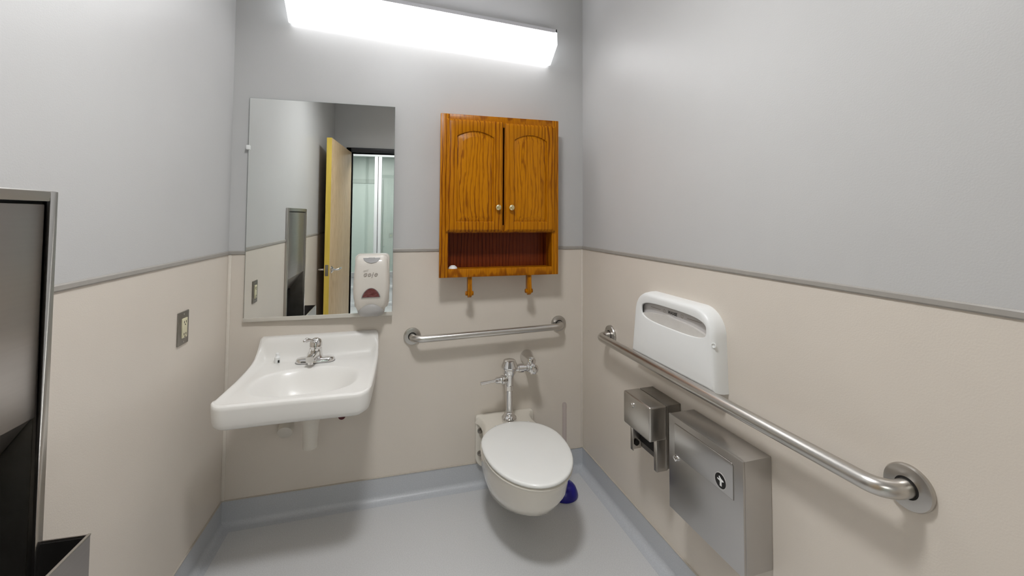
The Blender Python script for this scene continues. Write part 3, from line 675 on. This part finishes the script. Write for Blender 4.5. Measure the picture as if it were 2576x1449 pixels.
for cx_, s_ in ((.748, 1), (.848, -1)):
    m = MB(); pts = [(cx_-.006, .983), (cx_+.006, .983), (cx_+.0065, .989), (cx_, .9955), (cx_-.0065, .989)]
    if s_ < 0: pts = [(a, 1.978-b) for a, b in reversed(pts)]
    for (a, b), (c, d) in zip(pts, pts[1:]+pts[:1]): m.add([(a, -.0345, b-.0006), (c, -.0345, d-.0006), (c, -.0345, d+.0006), (a, -.0345, b+.0006), (a, -.0338, b-.0006), (c, -.0338, d-.0006), (c, -.0338, d+.0006), (a, -.0338, b+.0006)], [(0, 1, 2, 3), (7, 6, 5, 4), (0, 4, 5, 1), (2, 6, 7, 3)])
    part('arrow_mark', m, 'logo', pk, flat=True)
m = MB(); pr = [(.615, .81), (.98, .81)]
for k in range(25):
    u = k/24; x = .98 - .365*u; z = .974 - .02*(abs(u-.5)*2)**3 + .006*math.exp(-((u-.55)/.06)**2)
    pr.append((x, z))
m.prism(pr, -.046, -.0352); part('paper_sheets', m, 'paper', pk, smooth=30)

# ================================================================== right wall: toilet paper dispenser
TA, TB, TD, TT, TM, TBt = .622, .795, .135, .658, .534, .425
tp = thing('toilet_paper_dispenser', 'steel double roll toilet paper dispenser on the right wall, beside the larger steel disposal box', 'paper dispenser', RIGHT, ((TA+TB)/2, 0, TBt))
part('hood', MB().box(TA, TB, -TD, -.062, TM, TT), 'steel', tp, bevel=.007, seg=3)
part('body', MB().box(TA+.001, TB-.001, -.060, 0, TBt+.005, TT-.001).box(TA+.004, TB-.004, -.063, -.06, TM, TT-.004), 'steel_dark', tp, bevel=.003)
for a, b in ((TA+.001, TA+.010), (TB-.010, TB-.001)):
    ck = part('cheek', MB().box(a, b, -.102, -.060, TBt, TM+.01), 'steel', tp, bevel=.002)
    part('cheek_flange', MB().box(a-(.0 if a < .7 else .010), b+(.010 if a < .7 else .0), -.104, -.100, TBt, TM+.01), 'steel', ck, bevel=.001)
part('seam', MB().box(TB-.0008, TB+.0012, -.064, -.060, TBt+.004, TT-.008), 'steel_bar', tp)
part('roll_opening', MB().box(TA+.012, TB-.012, -.066, -.059, TBt+.03, TM), 'dark', tp)
part('spindle_hub', MB().cyl((TA+.010, -.085, .452), (TA+.018, -.085, .452), .011), 'dark', tp)
part('lock', MB().lathe((.692, -TD, .627), (0, -1, 0), [(0, .0095), (.004, .0095), (.0055, .007), (.0045, .003)], 22), 'chrome', tp)

# ================================================================== right wall: sanitary disposal
BA, BB, BD, BZ0, BZ1 = .862, 1.178, .104, .352, .666
sb = thing('sanitary_bin', 'large steel sanitary disposal box with flap door and round black emblem', 'disposal box', RIGHT, ((BA+BB)/2, 0, BZ0))
part('box', MB().box(BA, BB, -BD+.008, 0, BZ0, BZ1), 'steel_dark' if False else 'bin_steel', sb, bevel=.003)
fd_ = part('front_cover', MB().box(BA-.001, BB+.001, -BD, -BD+.0075, BZ0-.001, BZ1+.001), 'bin_steel', sb, bevel=.002)
part('flap', MB().prism(rrect(.893, 1.145, .544, .645, [.001, .001, .01, .006]), -BD-.0022, -BD+.001), 'bin_steel', sb, bevel=.0008)
part('flap_gap', MB().prism(rrect(.8912, 1.1468, .5425, .6468, [.002, .002, .011, .007]), -BD-.0004, -BD+.002), 'steel_dark', sb)
part('lock', MB().lathe((.897, -BD, .531), (0, -1, 0), [(0, .0095), (.0045, .0095), (.006, .007), (.005, .003)], 22), 'chrome', sb)
em = part('emblem', MB().lathe((1.099, -BD-.002, .572), (0, -1, 0), [(0, .0215), (.0008, .0215), (.001, .021)], 36), 'black', sb, label='round black emblem with a white hand')
part('emblem_ring', MB().lathe((1.099, -BD-.002, .572), (0, -1, 0), [(0, .0228), (.0012, .0228), (.0012, .0213), (0, .0213)], 36, True), 'card', em)
part('hand_mark', MB().prism([(1.097, .558), (1.104, .558), (1.104, .571), (1.112, .574), (1.110, .577), (1.103, .579), (1.095, .585), (1.093, .582), (1.097, .577), (1.087, .576), (1.087, .573), (1.097, .571)], -BD-.0035, -BD-.0028), 'plastic', em, flat=True)

# ================================================================== left wall: outlet
OX = -.386; OZ = .944
ol = thing('wall_outlet', 'steel cover plate with ivory outlet on the left wall by the sink', 'outlet', LEFT, (OX, 0, OZ))
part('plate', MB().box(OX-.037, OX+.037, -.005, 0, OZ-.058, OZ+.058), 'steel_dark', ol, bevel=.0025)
dv = part('receptacle', MB().box(OX-.015, OX+.019, -.0085, -.004, OZ-.034, OZ+.034), 'ivory', ol, bevel=.001)
for dz in (.021, -.021):
    for x in (OX-.006, OX+.007): part('slot', MB().box(x, x+.0025, -.0092, -.0083, OZ+dz-.004, OZ+dz+.004), 'black', dv)
    part('ground_hole', MB().cyl((OX+.002, -.0083, OZ+dz-.009), (OX+.002, -.0092, OZ+dz-.009), .0025, n=10), 'black', dv)
for dz in (.048, -.048): part('screw', MB().lathe((OX, -.005, OZ+dz), (0, -1, 0), [(0, .003), (.001, .003), (.0015, .002)], 12), 'steel', ol)

# ================================================================== left wall: recessed towel dispenser with waste bin
F0, F1, FZ0_, FZ1_ = -1.562, -.985, .115, 1.392
tw = thing('towel_dispenser', 'recessed steel paper towel dispenser with waste bin in the left wall', 'towel dispenser', LEFT, ((F0+F1)/2, 0, FZ0_))
ft = .022
m = MB(); m.box(F1-ft, F1, -.014, 0, FZ0_, FZ1_).box(F0, F0+ft, -.014, 0, FZ0_, FZ1_).box(F0+ft, F1-ft, -.014, 0, FZ1_-ft, FZ1_).box(F0+ft, F1-ft, -.014, 0, FZ0_, FZ0_+ft)
part('frame', m, 'steel', tw, bevel=.002)
i0, i1 = F0+ft+.004, F1-ft-.005
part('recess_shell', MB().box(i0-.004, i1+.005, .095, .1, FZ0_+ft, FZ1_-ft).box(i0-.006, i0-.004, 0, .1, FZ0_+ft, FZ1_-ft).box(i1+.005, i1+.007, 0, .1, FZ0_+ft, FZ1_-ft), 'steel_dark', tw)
part('upper_door', MB().box(i0, i1, -.008, .006, .912, FZ1_-ft-.006), 'steel_h', tw, bevel=.002)
m = MB(); m.add([(i0, -.002, .912), (i1, -.002, .912), (i1, .085, .79), (i0, .085, .79), (i0, .004, .914), (i1, .004, .914), (i1, .09, .795), (i0, .09, .795)], [(0, 1, 2, 3), (7, 6, 5, 4), (0, 4, 5, 1), (1, 5, 6, 2), (2, 6, 7, 3), (3, 7, 4, 0)])
part('towel_tray', m, 'steel_h', tw)
# waste bin: open top, pushes out of the frame
b0, b1, bd, bt_, bb = F0+.008, F1-.002, .100, .640, .14
wall_t = .003
m = MB(); m.box(b0, b1, -bd, -bd+wall_t, bb, bt_).box(b0, b0+wall_t, -bd+wall_t, .06, bb, bt_).box(b1-wall_t, b1, -bd+wall_t, -.012, bb, bt_).box(b0, b1, -bd, -.012, bb, bb+wall_t)
wb = part('waste_bin', m, 'steel_h', tw)
part('rim', MB().box(b0, b1, -bd-.002, -bd+.004, bt_-.002, bt_+.002), 'steel_bar', wb, bevel=.001)
part('bin_shade_floor', MB().box(i0, i1, -bd+.006, .09, .40, .42), 'dark', wb)  # dark sheet standing in for the shade down inside the bin
part('bin_shade_walls', MB().box(b1-wall_t-.003, b1-wall_t-.001, -bd+.005, -.014, .41, bt_-.004).box(i0, i1, .088, .093, .41, .78), 'dark', wb)  # dark sheets painting the shade of the bin and recess interior
